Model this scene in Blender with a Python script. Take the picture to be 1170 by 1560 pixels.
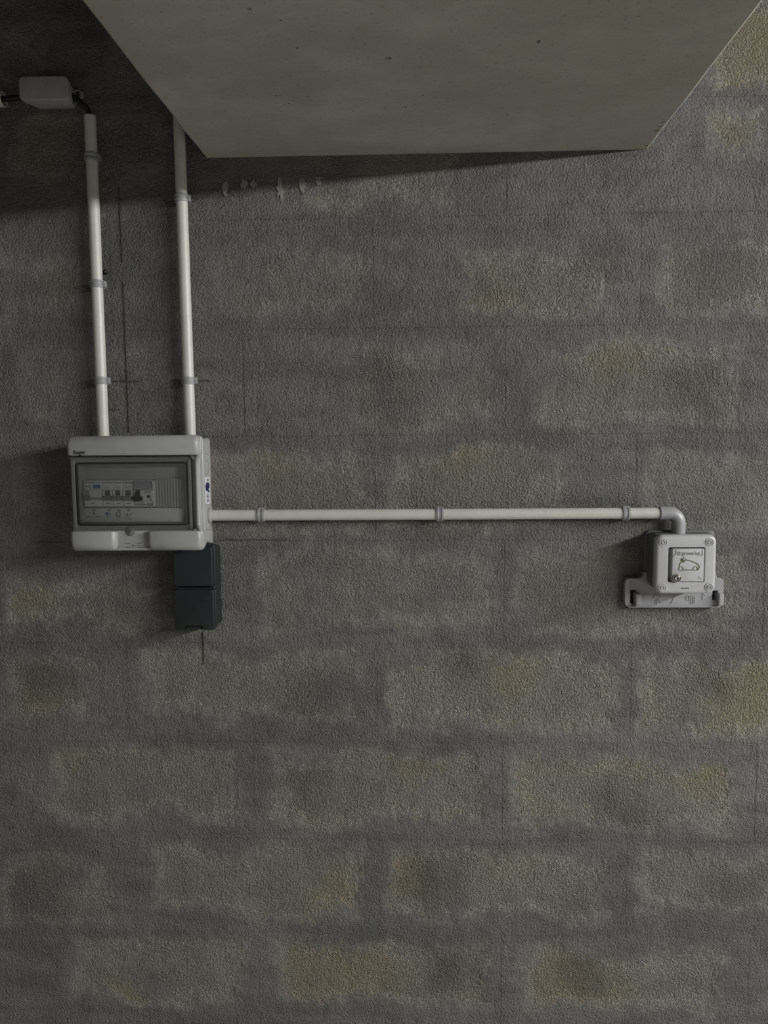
import bpy, bmesh, math, random
from mathutils import Vector, Matrix
for o in list(bpy.data.objects): bpy.data.objects.remove(o)
S = bpy.context.scene
COL = S.collection
random.seed(7)
PI = math.pi

# ------------------------------------------------------------------ camera
# wall plane is Y = 0, the room is at Y < 0, Z up, metres. focal length in pixels of a 1170 x 1560 frame
F, DIST, EYE = 1172.0, 1.48, 1.5
Yc = Vector(((620-585)/F, -(668-780)/F, 1)).normalized()
Zc = Vector((-0.005, 1, 0)); Zc = (Zc - Zc.dot(Yc)*Yc).normalized()
Xc = -Yc.cross(Zc)
cam_d = bpy.data.cameras.new('camera'); cam = bpy.data.objects.new('camera', cam_d); COL.objects.link(cam)
cam_d.sensor_fit = 'HORIZONTAL'; cam_d.sensor_width = 36; cam_d.lens = F/1170*36
cam_d.clip_start = .02
rot = Matrix(((Xc.x, Xc.y, -Xc.z), (Yc.x, Yc.y, -Yc.z), (Zc.x, Zc.y, -Zc.z)))
cam.matrix_world = Matrix.Translation((0, -DIST, EYE)) @ rot.to_4x4()
S.camera = cam

# ------------------------------------------------------------------ light and exposure
S.view_settings.view_transform = 'Standard'; S.view_settings.look = 'None'
S.view_settings.gamma = 1; S.view_settings.use_curve_mapping = False
S.view_settings.exposure = 0.0
W = bpy.data.worlds.new('world'); S.world = W; W.use_nodes = True
W.node_tree.nodes['Background'].inputs[0].default_value = (.80, .88, 1, 1)
W.node_tree.nodes['Background'].inputs[1].default_value = 0.02
XR, YF = 4.7, -7.5                          # inner face of the right wall, open front of the garage bay
def area(name, loc, sx, sy, energy, col, rot_e):
    l = bpy.data.lights.new(name, 'AREA'); l.shape = 'RECTANGLE'; l.size = sx; l.size_y = sy
    l.energy = energy; l.color = col
    o = bpy.data.objects.new(name, l); COL.objects.link(o); o.location = loc; o.rotation_euler = rot_e
    return o
# the lamp row outside the picture on the right: the beam's and boxes' long sloping shadows place it about 3.2 m along,
# just above the beam's underside, running away from the wall
row = area('tube_lamp_row_offscreen', (3.2, -2.4, 2.265), .08, 3.7, 190, (1, .992, .97), (0, 0, 0))
row.rotation_euler = (0, math.radians(50), 0)

# ------------------------------------------------------------------ helpers
def at(px, py, d=0.0):
    """point seen at photograph pixel (px, py) on the plane d metres in front of the wall"""
    a, b = (px-585)/F, -(py-780)/F
    r = Vector((Xc.x*a+Xc.y*b+Xc.z, Yc.x*a+Yc.y*b+Yc.z, Zc.x*a+Zc.y*b+Zc.z))
    t = (DIST-d)/r.y
    return Vector((r.x*t, -d, EYE+r.z*t))
def prect(x0, y0, x1, y1, d):
    """photo rectangle -> (u0, u1, v0, v1) metres on the plane d"""
    a, b, c, e = at(x0, y0, d), at(x1, y0, d), at(x0, y1, d), at(x1, y1, d)
    return ((a.x+c.x)/2, (b.x+e.x)/2, (c.z+e.z)/2, (a.z+b.z)/2)
def grow(r, a): return (r[0]-a, r[1]+a, r[2]-a, r[3]+a)
def shrink_to(r, k):
    cx, cz = (r[0]+r[1])/2, (r[2]+r[3])/2
    return (cx+(r[0]-cx)*k, cx+(r[1]-cx)*k, cz+(r[2]-cz)*k, cz+(r[3]-cz)*k)

class MB:
    """collects geometry in (u, v, w) = (right, up, out of the wall)"""
    def __init__(s): s.v = []; s.f = []
    def add(s, vs, fs):
        b = len(s.v); s.v += vs; s.f += [tuple(i+b for i in f) for f in fs]; return s
    def loft(s, loops, cap0=True, cap1=True, closed=False):
        n = len(loops[0]); vs = [p for l in loops for p in l]; fs = []
        m = len(loops)
        for k in range(m if closed else m-1):
            a, b = k*n, ((k+1) % m)*n
            for i in range(n):
                j = (i+1) % n; fs.append((a+i, a+j, b+j, b+i))
        if not closed:
            if cap0: fs.append(tuple(range(n-1, -1, -1)))
            if cap1: fs.append(tuple((m-1)*n+i for i in range(n)))
        return s.add(vs, fs)
    def rbox(s, r, d0, d1, rad=.004, bev=.002, back=None, seg=5, cap0=True):
        """rounded rectangular block from depth d0 to d1 with a bevelled front; back = rectangle at d0"""
        back = back or r
        L = [rr(back, rad, d0, seg), rr(r, rad, d1-bev, seg)]
        for k in range(1, 4):
            a = k/3*PI/2
            q = bev*(1-math.cos(a))
            L.append(rr(grow(r, -q), max(rad-q, .0003), d1-bev+bev*math.sin(a), seg))
        return s.loft(L, cap0, True)
    def ring(s, ro, rado, ri, radi, d0, d1, bev=.001, seg=5):
        """frame between outer and inner rectangles"""
        L = [rr(ro, rado, d0, seg), rr(ro, rado, d1-bev, seg), rr(grow(ro, -bev), max(rado-bev, .0003), d1, seg),
             rr(grow(ri, bev), radi+bev, d1, seg), rr(ri, radi, d1-bev, seg), rr(ri, radi, d0, seg)]
        return s.loft(L, closed=True)
    def box(s, u0, u1, v0, v1, w0, w1):
        vs = [(u, v, w) for w in (w0, w1) for v in (v0, v1) for u in (u0, u1)]
        return s.add(vs, [(0, 2, 3, 1), (4, 5, 7, 6), (0, 1, 5, 4), (2, 6, 7, 3), (0, 4, 6, 2), (1, 3, 7, 5)])
    def prism(s, pts, w0, w1):
        n = len(pts)
        return s.loft([[(p[0], p[1], w0) for p in pts], [(p[0], p[1], w1) for p in pts]])
    def tube(s, path, r, n=20, caps=True, squash=1.0):
        P = [Vector(p) for p in path]; m = len(P); L = []; nrm = None
        for i, p in enumerate(P):
            t = (P[min(i+1, m-1)]-P[max(i-1, 0)]).normalized()
            if nrm is None:
                ref = Vector((0, 0, 1)) if abs(t.z) < .9 else Vector((1, 0, 0))
                nrm = (ref-ref.dot(t)*t).normalized()
            else: nrm = (nrm-nrm.dot(t)*t).normalized()
            b = t.cross(nrm); rad = r[i] if isinstance(r, (list, tuple)) else r
            L.append([tuple(p+rad*(math.cos(2*PI*k/n)*nrm*squash+math.sin(2*PI*k/n)*b)) for k in range(n)])
        return s.loft(L, caps, caps)
    def pipe(s, p0, p1, ro, ri, n=28):
        p0, p1 = Vector(p0), Vector(p1); t = (p1-p0).normalized()
        ref = Vector((0, 0, 1)) if abs(t.z) < .9 else Vector((1, 0, 0))
        a = (ref-ref.dot(t)*t).normalized(); b = t.cross(a)
        def lp(p, r): return [tuple(p+r*(math.cos(2*PI*k/n)*a+math.sin(2*PI*k/n)*b)) for k in range(n)]
        return s.loft([lp(p0, ro), lp(p1, ro), lp(p1, ri), lp(p0, ri)], closed=True)
    def lathe(s, c, prof, n=24):
        """profile [(radius, w)] turned about the wall normal through (u, v) = c"""
        L = [[(c[0]+r*math.cos(2*PI*k/n), c[1]+r*math.sin(2*PI*k/n), w) for k in range(n)] for r, w in prof]
        return s.loft(L)
    def text(s, body, u, v, size, w, th=.0003, center=False, width=None, bold=0.0):
        c = bpy.data.curves.new('t', 'FONT'); c.body = body; c.size = size; c.resolution_u = 4; c.offset = bold*size
        if center: c.align_x = 'CENTER'
        o = bpy.data.objects.new('t', c); COL.objects.link(o)
        bpy.context.view_layer.update()
        me = bpy.data.meshes.new_from_object(o.evaluated_get(bpy.context.evaluated_depsgraph_get()))
        vs = [x.co.copy() for x in me.vertices]; k = 1
        if width:
            lo = min(p.x for p in vs); hi = max(p.x for p in vs); k = width/(hi-lo)
        s.add([(u+p.x*k, v+p.y, w+th) for p in vs], [tuple(f.vertices) for f in me.polygons])
        bpy.data.objects.remove(o); bpy.data.curves.remove(c); bpy.data.meshes.remove(me)
        return s
    def build(s, name, mat, parent=None, origin=None, smooth=38):
        org = Vector(origin) if origin is not None else (parent_world(parent) if parent else Vector((0, 0, 0)))
        me = bpy.data.meshes.new(name)
        me.from_pydata([(p[0]-org.x, -p[2]-org.y, p[1]-org.z) for p in s.v], [], s.f)
        bm = bmesh.new(); bm.from_mesh(me); bmesh.ops.recalc_face_normals(bm, faces=bm.faces); bm.to_mesh(me); bm.free()
        if smooth:
            for p in me.polygons: p.use_smooth = True
            me.set_sharp_from_angle(angle=math.radians(smooth))
        me.materials.append(mat)
        o = bpy.data.objects.new(name, me); COL.objects.link(o)
        if parent: o.parent = parent
        else: o.location = org
        return o
def parent_world(o):
    p = Vector((0, 0, 0))
    while o: p += o.location; o = o.parent
    return p
def rr(r, rad, w, seg=5):
    u0, u1, v0, v1 = r; rad = min(rad, (u1-u0)/2*.99, (v1-v0)/2*.99); out = []
    for cx, cy, a0 in ((u1-rad, v1-rad, 0), (u0+rad, v1-rad, PI/2), (u0+rad, v0+rad, PI), (u1-rad, v0+rad, 1.5*PI)):
        for k in range(seg+1):
            a = a0+k/seg*PI/2; out.append((cx+rad*math.cos(a), cy+rad*math.sin(a), w))
    return out
def holed_plate(outer, holes, w0, w1, name, mat, parent, bev=.0012):
    org = parent_world(parent); bm = bmesh.new()
    for lp_ in [outer]+holes:
        vs = [bm.verts.new((x-org.x, -w0-org.y, z-org.z)) for x, z in lp_]
        for i in range(len(vs)): bm.edges.new((vs[i], vs[(i+1) % len(vs)]))
    bmesh.ops.triangle_fill(bm, edges=bm.edges[:], use_beauty=True)
    ex = bmesh.ops.extrude_face_region(bm, geom=bm.faces[:])
    for v in [g for g in ex['geom'] if isinstance(g, bmesh.types.BMVert)]: v.co.y -= (w1-w0)
    bmesh.ops.recalc_face_normals(bm, faces=bm.faces[:])
    me = bpy.data.meshes.new(name); bm.to_mesh(me); bm.free(); me.materials.append(M[mat])
    o = bpy.data.objects.new(name, me); COL.objects.link(o); o.parent = parent
    md = o.modifiers.new('bevel', 'BEVEL'); md.width = bev; md.segments = 2; md.limit_method = 'ANGLE'; md.angle_limit = 1.0
    return o
def tag(o, label, cat, group=None):
    o['label'] = label; o['category'] = cat
    if group: o['group'] = group
    return o
def thing(name, label, cat, loc, group=None):
    o = bpy.data.objects.new(name, None); COL.objects.link(o); o.location = loc; o.empty_display_size = .03
    return tag(o, label, cat, group)
def struct(o): o['kind'] = 'structure'; return o
def copy_tree(o, parent=None):
    c = o.copy(); COL.objects.link(c); c.parent = parent
    for ch in [x for x in o.children]: copy_tree(ch, c)
    return c

# ------------------------------------------------------------------ materials
def newmat(name):
    m = bpy.data.materials.new(name); m.use_nodes = True
    return m, m.node_tree, m.node_tree.nodes['Principled BSDF']
class NT:
    def __init__(s, t): s.t = t
    def n(s, ty, ins=None, **props):
        x = s.t.nodes.new(ty)
        for k, v in props.items(): setattr(x, k, v)
        for k, v in (ins or {}).items():
            if hasattr(v, 'node'): s.t.links.new(v, x.inputs[k])
            else: x.inputs[k].default_value = v
        return x
    def math(s, op, a, b=0.0, c=0.0, clamp=False):
        return s.n('ShaderNodeMath', {0: a, 1: b, 2: c}, operation=op, use_clamp=clamp).outputs[0]
    def mix(s, fac, a, b, mode='MIX'):
        x = s.t.nodes.new('ShaderNodeMix'); x.data_type = 'RGBA'; x.blend_type = mode
        for i, v in ((0, fac), (6, a), (7, b)):
            if hasattr(v, 'node'): s.t.links.new(v, x.inputs[i])
            else: x.inputs[i].default_value = (tuple(v)+(1,) if isinstance(v, tuple) and len(v) == 3 else v)
        return x.outputs[2]
    def noise(s, vec, scale, detail=2, rough=.5, out=0, **kw):
        return s.n('ShaderNodeTexNoise', {'Vector': vec, 'Scale': scale, 'Detail': detail, 'Roughness': rough}, **kw).outputs[out]
    def ramp(s, v, lo, hi, a=0.0, b=1.0):
        return s.n('ShaderNodeMapRange', {0: v, 1: lo, 2: hi, 3: a, 4: b}, interpolation_type='SMOOTHSTEP').outputs[0]
def plastic(name, col, rough=.4, dark_tone=.12, bump=0.0, spec=.5, scale=40):
    m, t, p = newmat(name); n = NT(t)
    pos = n.n('ShaderNodeNewGeometry').outputs['Position']
    f = n.noise(pos, scale, 4, .6)
    c2 = tuple(x*(1-dark_tone*2) for x in col)
    t.links.new(n.mix(n.ramp(f, .3, .75), col, c2), p.inputs['Base Color'])
    p.inputs['Roughness'].default_value = rough; p.inputs['Specular IOR Level'].default_value = spec
    if bump:
        b = n.n('ShaderNodeBump', {'Strength': bump, 'Distance': .0006, 'Height': n.noise(pos, 900, 2)})
        t.links.new(b.outputs[0], p.inputs['Normal'])
    return m
M = {}
M['pvc'] = plastic('grey_pvc_conduit', (.58, .58, .545), .38, .05)
M['pvc_fit'] = plastic('cool_grey_fitting', (.33, .34, .35), .35, .06)
M['clip'] = plastic('clip_grey', (.31, .32, .33), .45, .08)
M['case'] = plastic('enclosure_grey', (.35, .356, .345), .42, .05)
M['case_d'] = plastic('enclosure_inner_grey', (.35, .356, .345), .5, .05)
M['module'] = plastic('breaker_white', (.55, .565, .58), .45, .04)
M['module_d'] = plastic('breaker_grey', (.24, .255, .27), .45, .04)
M['toggle'] = plastic('toggle_grey', (.15, .16, .165), .4, .04)
M['black'] = plastic('black_plastic', (.008, .008, .008), .4, .05)
M['print'] = plastic('dark_print', (.008, .008, .009), .6, .02)
M['print_l'] = plastic('pale_grey_print', (.16, .165, .17), .6, .02)
M['strip'] = plastic('label_strip_pale', (.55, .56, .55), .5, .03)
M['screw_grey'] = plastic('screw_grey', (.30, .305, .31), .4, .05)
M['blue'] = plastic('blue_print', (.04, .08, .30), .5, .03)
M['navy'] = plastic('navy_print', (.012, .016, .09), .5, .03)
M['white'] = plastic('white_sticker', (.62, .63, .66), .5, .04)
M['anth'] = plastic('anthracite_plastic', (.018, .021, .024), .42, .06, .15, .4)
M['anth_b'] = plastic('anthracite_body', (.018, .021, .024), .42, .06, .15, .4)
M['gasket'] = plastic('rubber_gasket', (.012, .012, .012), .6, .05)
M['cable'] = plastic('black_cable', (.006, .006, .006), .6, .05)
M['jbox'] = plastic('junction_box_grey', (.36, .365, .36), .5, .08)
M['charger'] = plastic('charger_light_grey', (.46, .465, .48), .38, .05, .1)
M['charger_d'] = plastic('charger_body_grey', (.12, .123, .13), .4, .06, .1)
M['bracket'] = plastic('bracket_grey', (.34, .345, .36), .42, .08, .1)
M['green'] = plastic('olive_green_print', (.065, .085, .022), .5, .04)
M['pencil'] = plastic('pencil_line', (.06, .06, .056), .8, .05)
def metal(name, col, rough):
    m, t, p = newmat(name); n = NT(t)
    pos = n.n('ShaderNodeNewGeometry').outputs['Position']
    t.links.new(n.mix(n.noise(pos, 300, 2), col, tuple(x*.7 for x in col)), p.inputs['Base Color'])
    p.inputs['Metallic'].default_value = 1; p.inputs['Roughness'].default_value = rough
    return m
M['steel'] = metal('screw_steel', (.55, .55, .54), .3)
M['brass'] = metal('lock_brass', (.52, .49, .42), .3)
def clear(name, tint, fac, rough, base):
    """clear plastic: see-through share, a little body colour and a fresnel gloss"""
    m, t, p = newmat(name); n = NT(t)
    pos = n.n('ShaderNodeNewGeometry').outputs['Position']
    p.inputs['Base Color'].default_value = base+(1,); p.inputs['Roughness'].default_value = rough
    tr = n.n('ShaderNodeBsdfTransparent', {0: tint+(1,)})
    wear = n.math('MULTIPLY_ADD', n.noise(pos, 60, 4, .6), .06, fac-.03)
    mx = n.n('ShaderNodeMixShader', {0: wear, 1: tr.outputs[0], 2: p.outputs[0]})
    gl = n.n('ShaderNodeBsdfGlossy', {0: (1, 1, 1, 1), 1: rough*.6})
    fr = n.n('ShaderNodeFresnel', {0: 1.3})
    mx2 = n.n('ShaderNodeMixShader', {0: fr.outputs[0], 1: mx.outputs[0], 2: gl.outputs[0]})
    t.links.new(mx2.outputs[0], t.nodes['Material Output'].inputs[0])
    return m
M['pane'] = clear('clear_door_pane', (.97, .975, .97), .04, .1, (.4, .41, .41))
M['flange'] = clear('clear_door_flange', (.80, .81, .80), .35, .22, (.26, .265, .26))

# --- wall: mortar skim smeared over concrete blocks, bare block faces showing in patches
def wall_material(name, blocks):
    m, t, p = newmat(name); n = NT(t)
    pos = n.n('ShaderNodeNewGeometry').outputs['Position']
    big = n.noise(pos, 3.0, 4, .55); mid = n.noise(pos, 11, 4, .6); sm = n.noise(pos, 45, 3, .6)
    streak = n.noise(n.n('ShaderNodeMapping', {'Vector': pos, 'Scale': (3, 3, 14)}).outputs[0], 1.6, 4, .6)
    skim = n.mix(n.ramp(big, .3, .7), (.180, .181, .175), (.270, .269, .254))
    skim = n.mix(n.math('MULTIPLY', n.ramp(streak, .40, .66), .72), skim, (.15, .151, .147))
    skim = n.mix(n.math('MULTIPLY', n.ramp(mid, .48, .74), .5), skim, (.305, .30, .28))
    fine = n.noise(pos, 265, 4, .67)
    vor = n.n('ShaderNodeTexVoronoi', {'Vector': n.n('ShaderNodeVectorMath', {0: n.noise(pos, 120, 2, out=1), 1: (.004, .004, .004), 2: pos}, operation='MULTIPLY_ADD').outputs[0], 'Scale': 235.0, 'Randomness': 1.0}).outputs['Distance']
    fine = n.math('MULTIPLY_ADD', n.math('SUBTRACT', .45, vor), .55, fine)
    tone = n.noise(n.n('ShaderNodeMapping', {'Vector': pos, 'Location': (7.7, 4.2, 2.9)}).outputs[0], 300, 3, .6)
    speck = n.math('MULTIPLY', n.ramp(n.noise(n.n('ShaderNodeMapping', {'Vector': pos, 'Location': (1.3, 9.4, 6.1)}).outputs[0], 270, 2, .6), .41, .33), n.ramp(n.noise(pos, 14, 3), .36, .6, .25, 1))
    fine2 = n.noise(n.n('ShaderNodeMapping', {'Vector': pos, 'Location': (3.1, 1.7, 5.3)}).outputs[0], 480, 2, .6)
    if blocks:
        loc = n.n('ShaderNodeTexCoord').outputs['Object']
        def attr(a): return n.n('ShaderNodeAttribute', attribute_type='OBJECT', attribute_name=a).outputs['Vector']
        def sep(v): return n.n('ShaderNodeSeparateXYZ', {0: v}).outputs
        wob = n.n('ShaderNodeVectorMath', {0: n.noise(pos, 6.5, 5, .62, out=1), 1: (.5, .5, .5)}, operation='SUBTRACT').outputs[0]
        wloc = n.n('ShaderNodeVectorMath', {0: wob, 1: (.16, .16, .16), 2: loc}, operation='MULTIPLY_ADD').outputs[0]
        L = sep(wloc); A = sep(attr('patch_low')); B = sep(attr('patch_high'))
        ex = n.math('MINIMUM', n.math('SUBTRACT', L[0], A[0]), n.math('SUBTRACT', B[0], L[0]))
        ez = n.math('MINIMUM', n.math('SUBTRACT', L[2], A[2]), n.math('SUBTRACT', B[2], L[2]))
        e = n.math('MINIMUM', ex, ez)
        e = n.math('MULTIPLY_ADD', n.math('SUBTRACT', sm, .5), .02, e)
        L0 = sep(loc)
        edge = n.math('MINIMUM', n.math('SUBTRACT', PX/2, n.math('ABSOLUTE', L0[0])), n.math('SUBTRACT', PZ/2, n.math('ABSOLUTE', L0[2])))
        edge = n.ramp(n.math('MULTIPLY_ADD', n.math('SUBTRACT', mid, .5), .03, edge), .002, .022)
        mask = n.math('MULTIPLY', n.ramp(n.math('MULTIPLY_ADD', n.math('SUBTRACT', fine, .5), .06, e), -.014, .020), n.math('MULTIPLY', A[1], n.ramp(n.noise(pos, 8.3, 3, .6), .28, .55, .25, 1)))
        mask = n.math('MULTIPLY', mask, edge)
        def spot(name):
            v = attr(name); s3 = sep(v)
            c = n.n('ShaderNodeCombineXYZ', {0: s3[0], 1: 0.0, 2: s3[2]}).outputs[0]
            flat = n.n('ShaderNodeVectorMath', {0: wloc, 1: (1, 0, 1)}, operation='MULTIPLY').outputs[0]
            d = n.n('ShaderNodeVectorMath', {0: flat, 1: c}, operation='DISTANCE').outputs[1]
            return n.ramp(n.math('DIVIDE', d, s3[1]), 1.7, .0)
        bare = n.mix(n.ramp(mid, .3, .7), (.285, .277, .238), (.39, .376, .32))
        bare = n.mix(n.math('MULTIPLY', n.ramp(e, .045, .0), n.math('MULTIPLY', n.ramp(big, .42, .62), .6)), bare, (.33, .285, .19))
        brown = spot('brown')
        bare = n.mix(n.math('MULTIPLY', spot('ochre'), .75), bare, (.36, .305, .185))
        bare = n.mix(n.math('MULTIPLY', brown, .45), bare, (.12, .11, .09))
        grain = n.n('ShaderNodeTexVoronoi', {'Vector': pos, 'Scale': 300.0, 'Randomness': 1.0}).outputs['Distance']
        bare = n.mix(n.math('MULTIPLY', n.ramp(tone, .5, .64), .55), bare, n.mix(.5, bare, (.48, .46, .40)))
        pit = n.ramp(n.noise(pos, 230, 3, .65), .45, .37)
        col = n.mix(mask, skim, bare)
        col = n.mix(n.math('MULTIPLY', brown, .24), col, (.085, .078, .06))
        rough_h = n.math('MULTIPLY_ADD', n.math('SUBTRACT', .0, pit), 1.0, n.math('MULTIPLY_ADD', fine, 1.0, n.math('MULTIPLY', grain, -.6)))
        smooth_h = n.math('MULTIPLY_ADD', fine, .75, n.math('MULTIPLY', fine2, .45))
        h = n.n('ShaderNodeMix', {0: mask, 2: smooth_h, 3: rough_h}).outputs[0]
        h = n.math('MULTIPLY_ADD', mask, -.12, h)
    else:
        col = skim; h = n.math('MULTIPLY_ADD', fine, .75, n.math('MULTIPLY', fine2, .45))
    col = n.mix(n.math('MULTIPLY', n.ramp(tone, .52, .70), .34), col, (.46, .455, .43))
    col = n.mix(n.math('MULTIPLY', speck, .6), col, (.09, .088, .08))
    h2 = n.math('MULTIPLY_ADD', n.noise(pos, 26, 3, .6), 1.6, h)
    t.links.new(col, p.inputs['Base Color'])
    p.inputs['Roughness'].default_value = .75; p.inputs['Specular IOR Level'].default_value = .35
    b = n.n('ShaderNodeBump', {'Strength': 1.0, 'Distance': .0135, 'Height': h2})
    t.links.new(b.outputs[0], p.inputs['Normal'])
    return m
PZ, PX, Z0, X0 = .2025, .498, 1.506, -.062      # block pitch up and along, joint origin
M['block'] = wall_material('skimmed_block', True)
M['mortar'] = wall_material('mortar', False)
def concrete(name, c1, c2, c3, bump=.3):
    m, t, p = newmat(name); n = NT(t)
    pos = n.n('ShaderNodeNewGeometry').outputs['Position']
    wp = n.n('ShaderNodeVectorMath', {0: n.noise(pos, 5, 3, out=1), 1: (.22, .22, .22), 2: pos}, operation='MULTIPLY_ADD').outputs[0]
    st = n.n('ShaderNodeMapping', {'Vector': wp, 'Scale': (1, 2.4, 1)}).outputs[0]
    a = n.noise(st, 5, 6, .62); b_ = n.noise(wp, 22, 5, .6); c_ = n.noise(pos, 160, 3, .6)
    col = n.mix(n.ramp(a, .36, .64), c1, c2)
    col = n.mix(n.math('MULTIPLY', n.ramp(n.noise(wp, 2.6, 4, .6), .45, .62), .35), col, tuple(x*.72*k for x, k in zip(c1, (1.0, 1.0, .93))))
    col = n.mix(n.math('MULTIPLY', n.ramp(b_, .5, .75), .55), col, c3)
    col = n.mix(n.math('MULTIPLY', n.ramp(c_, .42, .3), .25), col, (.08, .078, .07))
    t.links.new(col, p.inputs['Base Color']); p.inputs['Roughness'].default_value = .8
    p.inputs['Specular IOR Level'].default_value = .25
    h = n.noise(n.n('ShaderNodeMapping', {'Vector': pos, 'Location': (5.1, 2.2, 8.3)}).outputs[0], 26, 5, .6)
    b = n.n('ShaderNodeBump', {'Strength': bump, 'Distance': .003, 'Height': h})
    t.links.new(b.outputs[0], p.inputs['Normal'])
    return m
M['beam'] = concrete('beam_concrete', (.40, .388, .348), (.46, .448, .408), (.36, .354, .328))
M['room'] = concrete('room_concrete', (.20, .198, .188), (.25, .247, .235), (.22, .218, .208))
M['floor'] = concrete('floor_concrete', (.40, .39, .36), (.46, .45, .42), (.36, .35, .33))

# ------------------------------------------------------------------ the room
CEIL = 2.40
XL = -1.45
def slab(name, mat, u0, u1, v0, v1, w0, w1):
    return struct(MB().box(u0, u1, v0, v1, w0, w1).build(name, mat, origin=((u0+u1)/2, -w0, v0), smooth=0))
wall = slab('wall_back', M['mortar'], XL-.2, XR+.2, 0, CEIL, -.24, -.0006)
slab('floor', M['floor'], XL-.2, XR+.2, -.15, 0, -.24, -YF)
slab('ceiling', M['room'], XL-.2, XR+.2, CEIL, CEIL+.2, -.24, -YF)
slab('wall_left', M['room'], XL-.2, XL, 0, CEIL, .0, -YF)
slab('wall_right', M['room'], XR, XR+.2, 0, CEIL, 0, -YF)

# concrete blocks in running bond, pieces of the back wall
bmesh_block = MB().rbox((-PX/2+.0003, PX/2-.0003, -PZ/2+.0003, PZ/2-.0003), -.15, 0, .0008, .0004, seg=1, cap0=False)
# bare patches seen in the photograph: pixel rectangle, strength, ochre spot (x, y, r px), brown spot
PATCH = [
 ((105, 1432, 370, 1525), .8, (190, 1520, 40), None),
 ((432, 1440, 745, 1532), .95, (520, 1490, 95), (690, 1478, 50)),
 ((805, 1450, 1100, 1535), .9, (880, 1510, 80), (900, 1480, 35)),
 ((5, 1308, 170, 1402), .6, None, (50, 1350, 60)),
 ((235, 1290, 540, 1395), .85, (520, 1370, 45), None),
 ((598, 1300, 922, 1398), .9, (612, 1330, 40), (660, 1345, 40)),
 ((975, 1300, 1190, 1388), .7, None, (1130, 1350, 60)),
 ((75, 1140, 352, 1240), .75, (95, 1148, 28), None),
 ((415, 1148, 732, 1248), .85, (640, 1165, 35), (455, 1185, 45)),
 ((793, 1158, 1116, 1262), .95, (1085, 1175, 50), (960, 1240, 50)),
 ((5, 1000, 132, 1088), .8, (60, 1075, 45), (60, 1030, 55)),
 ((225, 995, 545, 1092), .65, None, (470, 1068, 50)),
 ((595, 1002, 938, 1106), .85, (775, 1022, 40), (705, 1015, 35)),
 ((978, 1008, 1260, 1115), .95, (1150, 1065, 85), (1075, 1035, 30)),
 ((15, 900, 250, 955), .7, (50, 915, 45), None),
 ((395, 845, 745, 955), .55, None, None),
 ((785, 850, 1120, 965), .65, None, None),
 ((300, 692, 555, 815), .75, (420, 705, 40), None),
 ((595, 690, 850, 800), .8, (700, 705, 50), (650, 790, 30)),
 ((985, 690, 1200, 800), .6, None, None),
 ((540, 535, 745, 645), .6, None, (575, 585, 62)),
 ((825, 532, 1120, 645), .85, (945, 550, 45), (1060, 600, 60)),
 ((335, 385, 545, 465), .5, None, None),
 ((700, 392, 925, 472), .85, (745, 455, 48), (915, 385, 40)),
 ((1015, 372, 1240, 475), .75, None, (1100, 410, 60)),
 ((40, 530, 260, 640), .55, None, None),
 ((0, 400, 130, 470), .55, (90, 445, 25), None),
 ((1080, 170, 1165, 240), .7, (1120, 200, 40), None),
 ((20, 185, 250, 270), .8, (60, 215, 50), (210, 200, 60)),
 ((1085, 20, 1240, 120), .95, (1150, 70, 70), None),
]
blocks = []; first = None
for k in range(-8, 5):
    zc = Z0+(k+.5)*PZ
    if zc-PZ/2 < -.01 or zc-PZ/2 > CEIL-.01: continue
    off = 0 if k % 2 == 1 else PX/2
    for i in range(-5, 6):
        xc = X0+off+(i+.5)*PX
        if xc+PX/2 < XL-.05 or xc+PX/2 > 2.3: continue
        if first is None:
            first = bmesh_block.build('block', M['block'], wall, smooth=0); o = first
            for q in first.data.vertices: q.co += Vector(wall.location)
        else:
            o = first.copy(); COL.objects.link(o)
        o.location = Vector((xc, -random.uniform(-.0002, .0003), zc))-wall.location
        o.rotation_euler = (random.uniform(-.0012, .0012), 0, random.uniform(-.0005, .0005))
        blocks.append((o, xc, zc))
        w = random.uniform(.1, .21); h = random.uniform(.035, .075); cx = random.uniform(-.04, .04)
        o['patch_low'] = (cx-w, random.uniform(.3, .75), -h); o['patch_high'] = (cx+w, 0.0, h*random.uniform(.7, 1))
        o['ochre'] = (random.uniform(-.2, .2), .04, -.06); o['brown'] = (random.uniform(-.2, .2), .03, 0.0)
for (r, st, oc, br) in PATCH:
    a, b = at(r[0], r[1]), at(r[2], r[3]); cx, cz = (a.x+b.x)/2, (a.z+b.z)/2
    o, xc, zc = min(blocks, key=lambda q: abs(q[1]-cx)/PX*1.0+abs(q[2]-cz)/PZ*1.2)
    if r[1] < 900 and st < .9: st *= .75
    o['patch_low'] = (a.x-xc, st, b.z-zc); o['patch_high'] = (b.x-xc, 0.0, a.z-zc)
    for nm, s_ in (('ochre', oc), ('brown', br)):
        if s_:
            q = at(s_[0], s_[1]); o[nm] = (q.x-xc, s_[2]*.00128, q.z-zc)
        else: o[nm] = (5.0, .02, 5.0)

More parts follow.
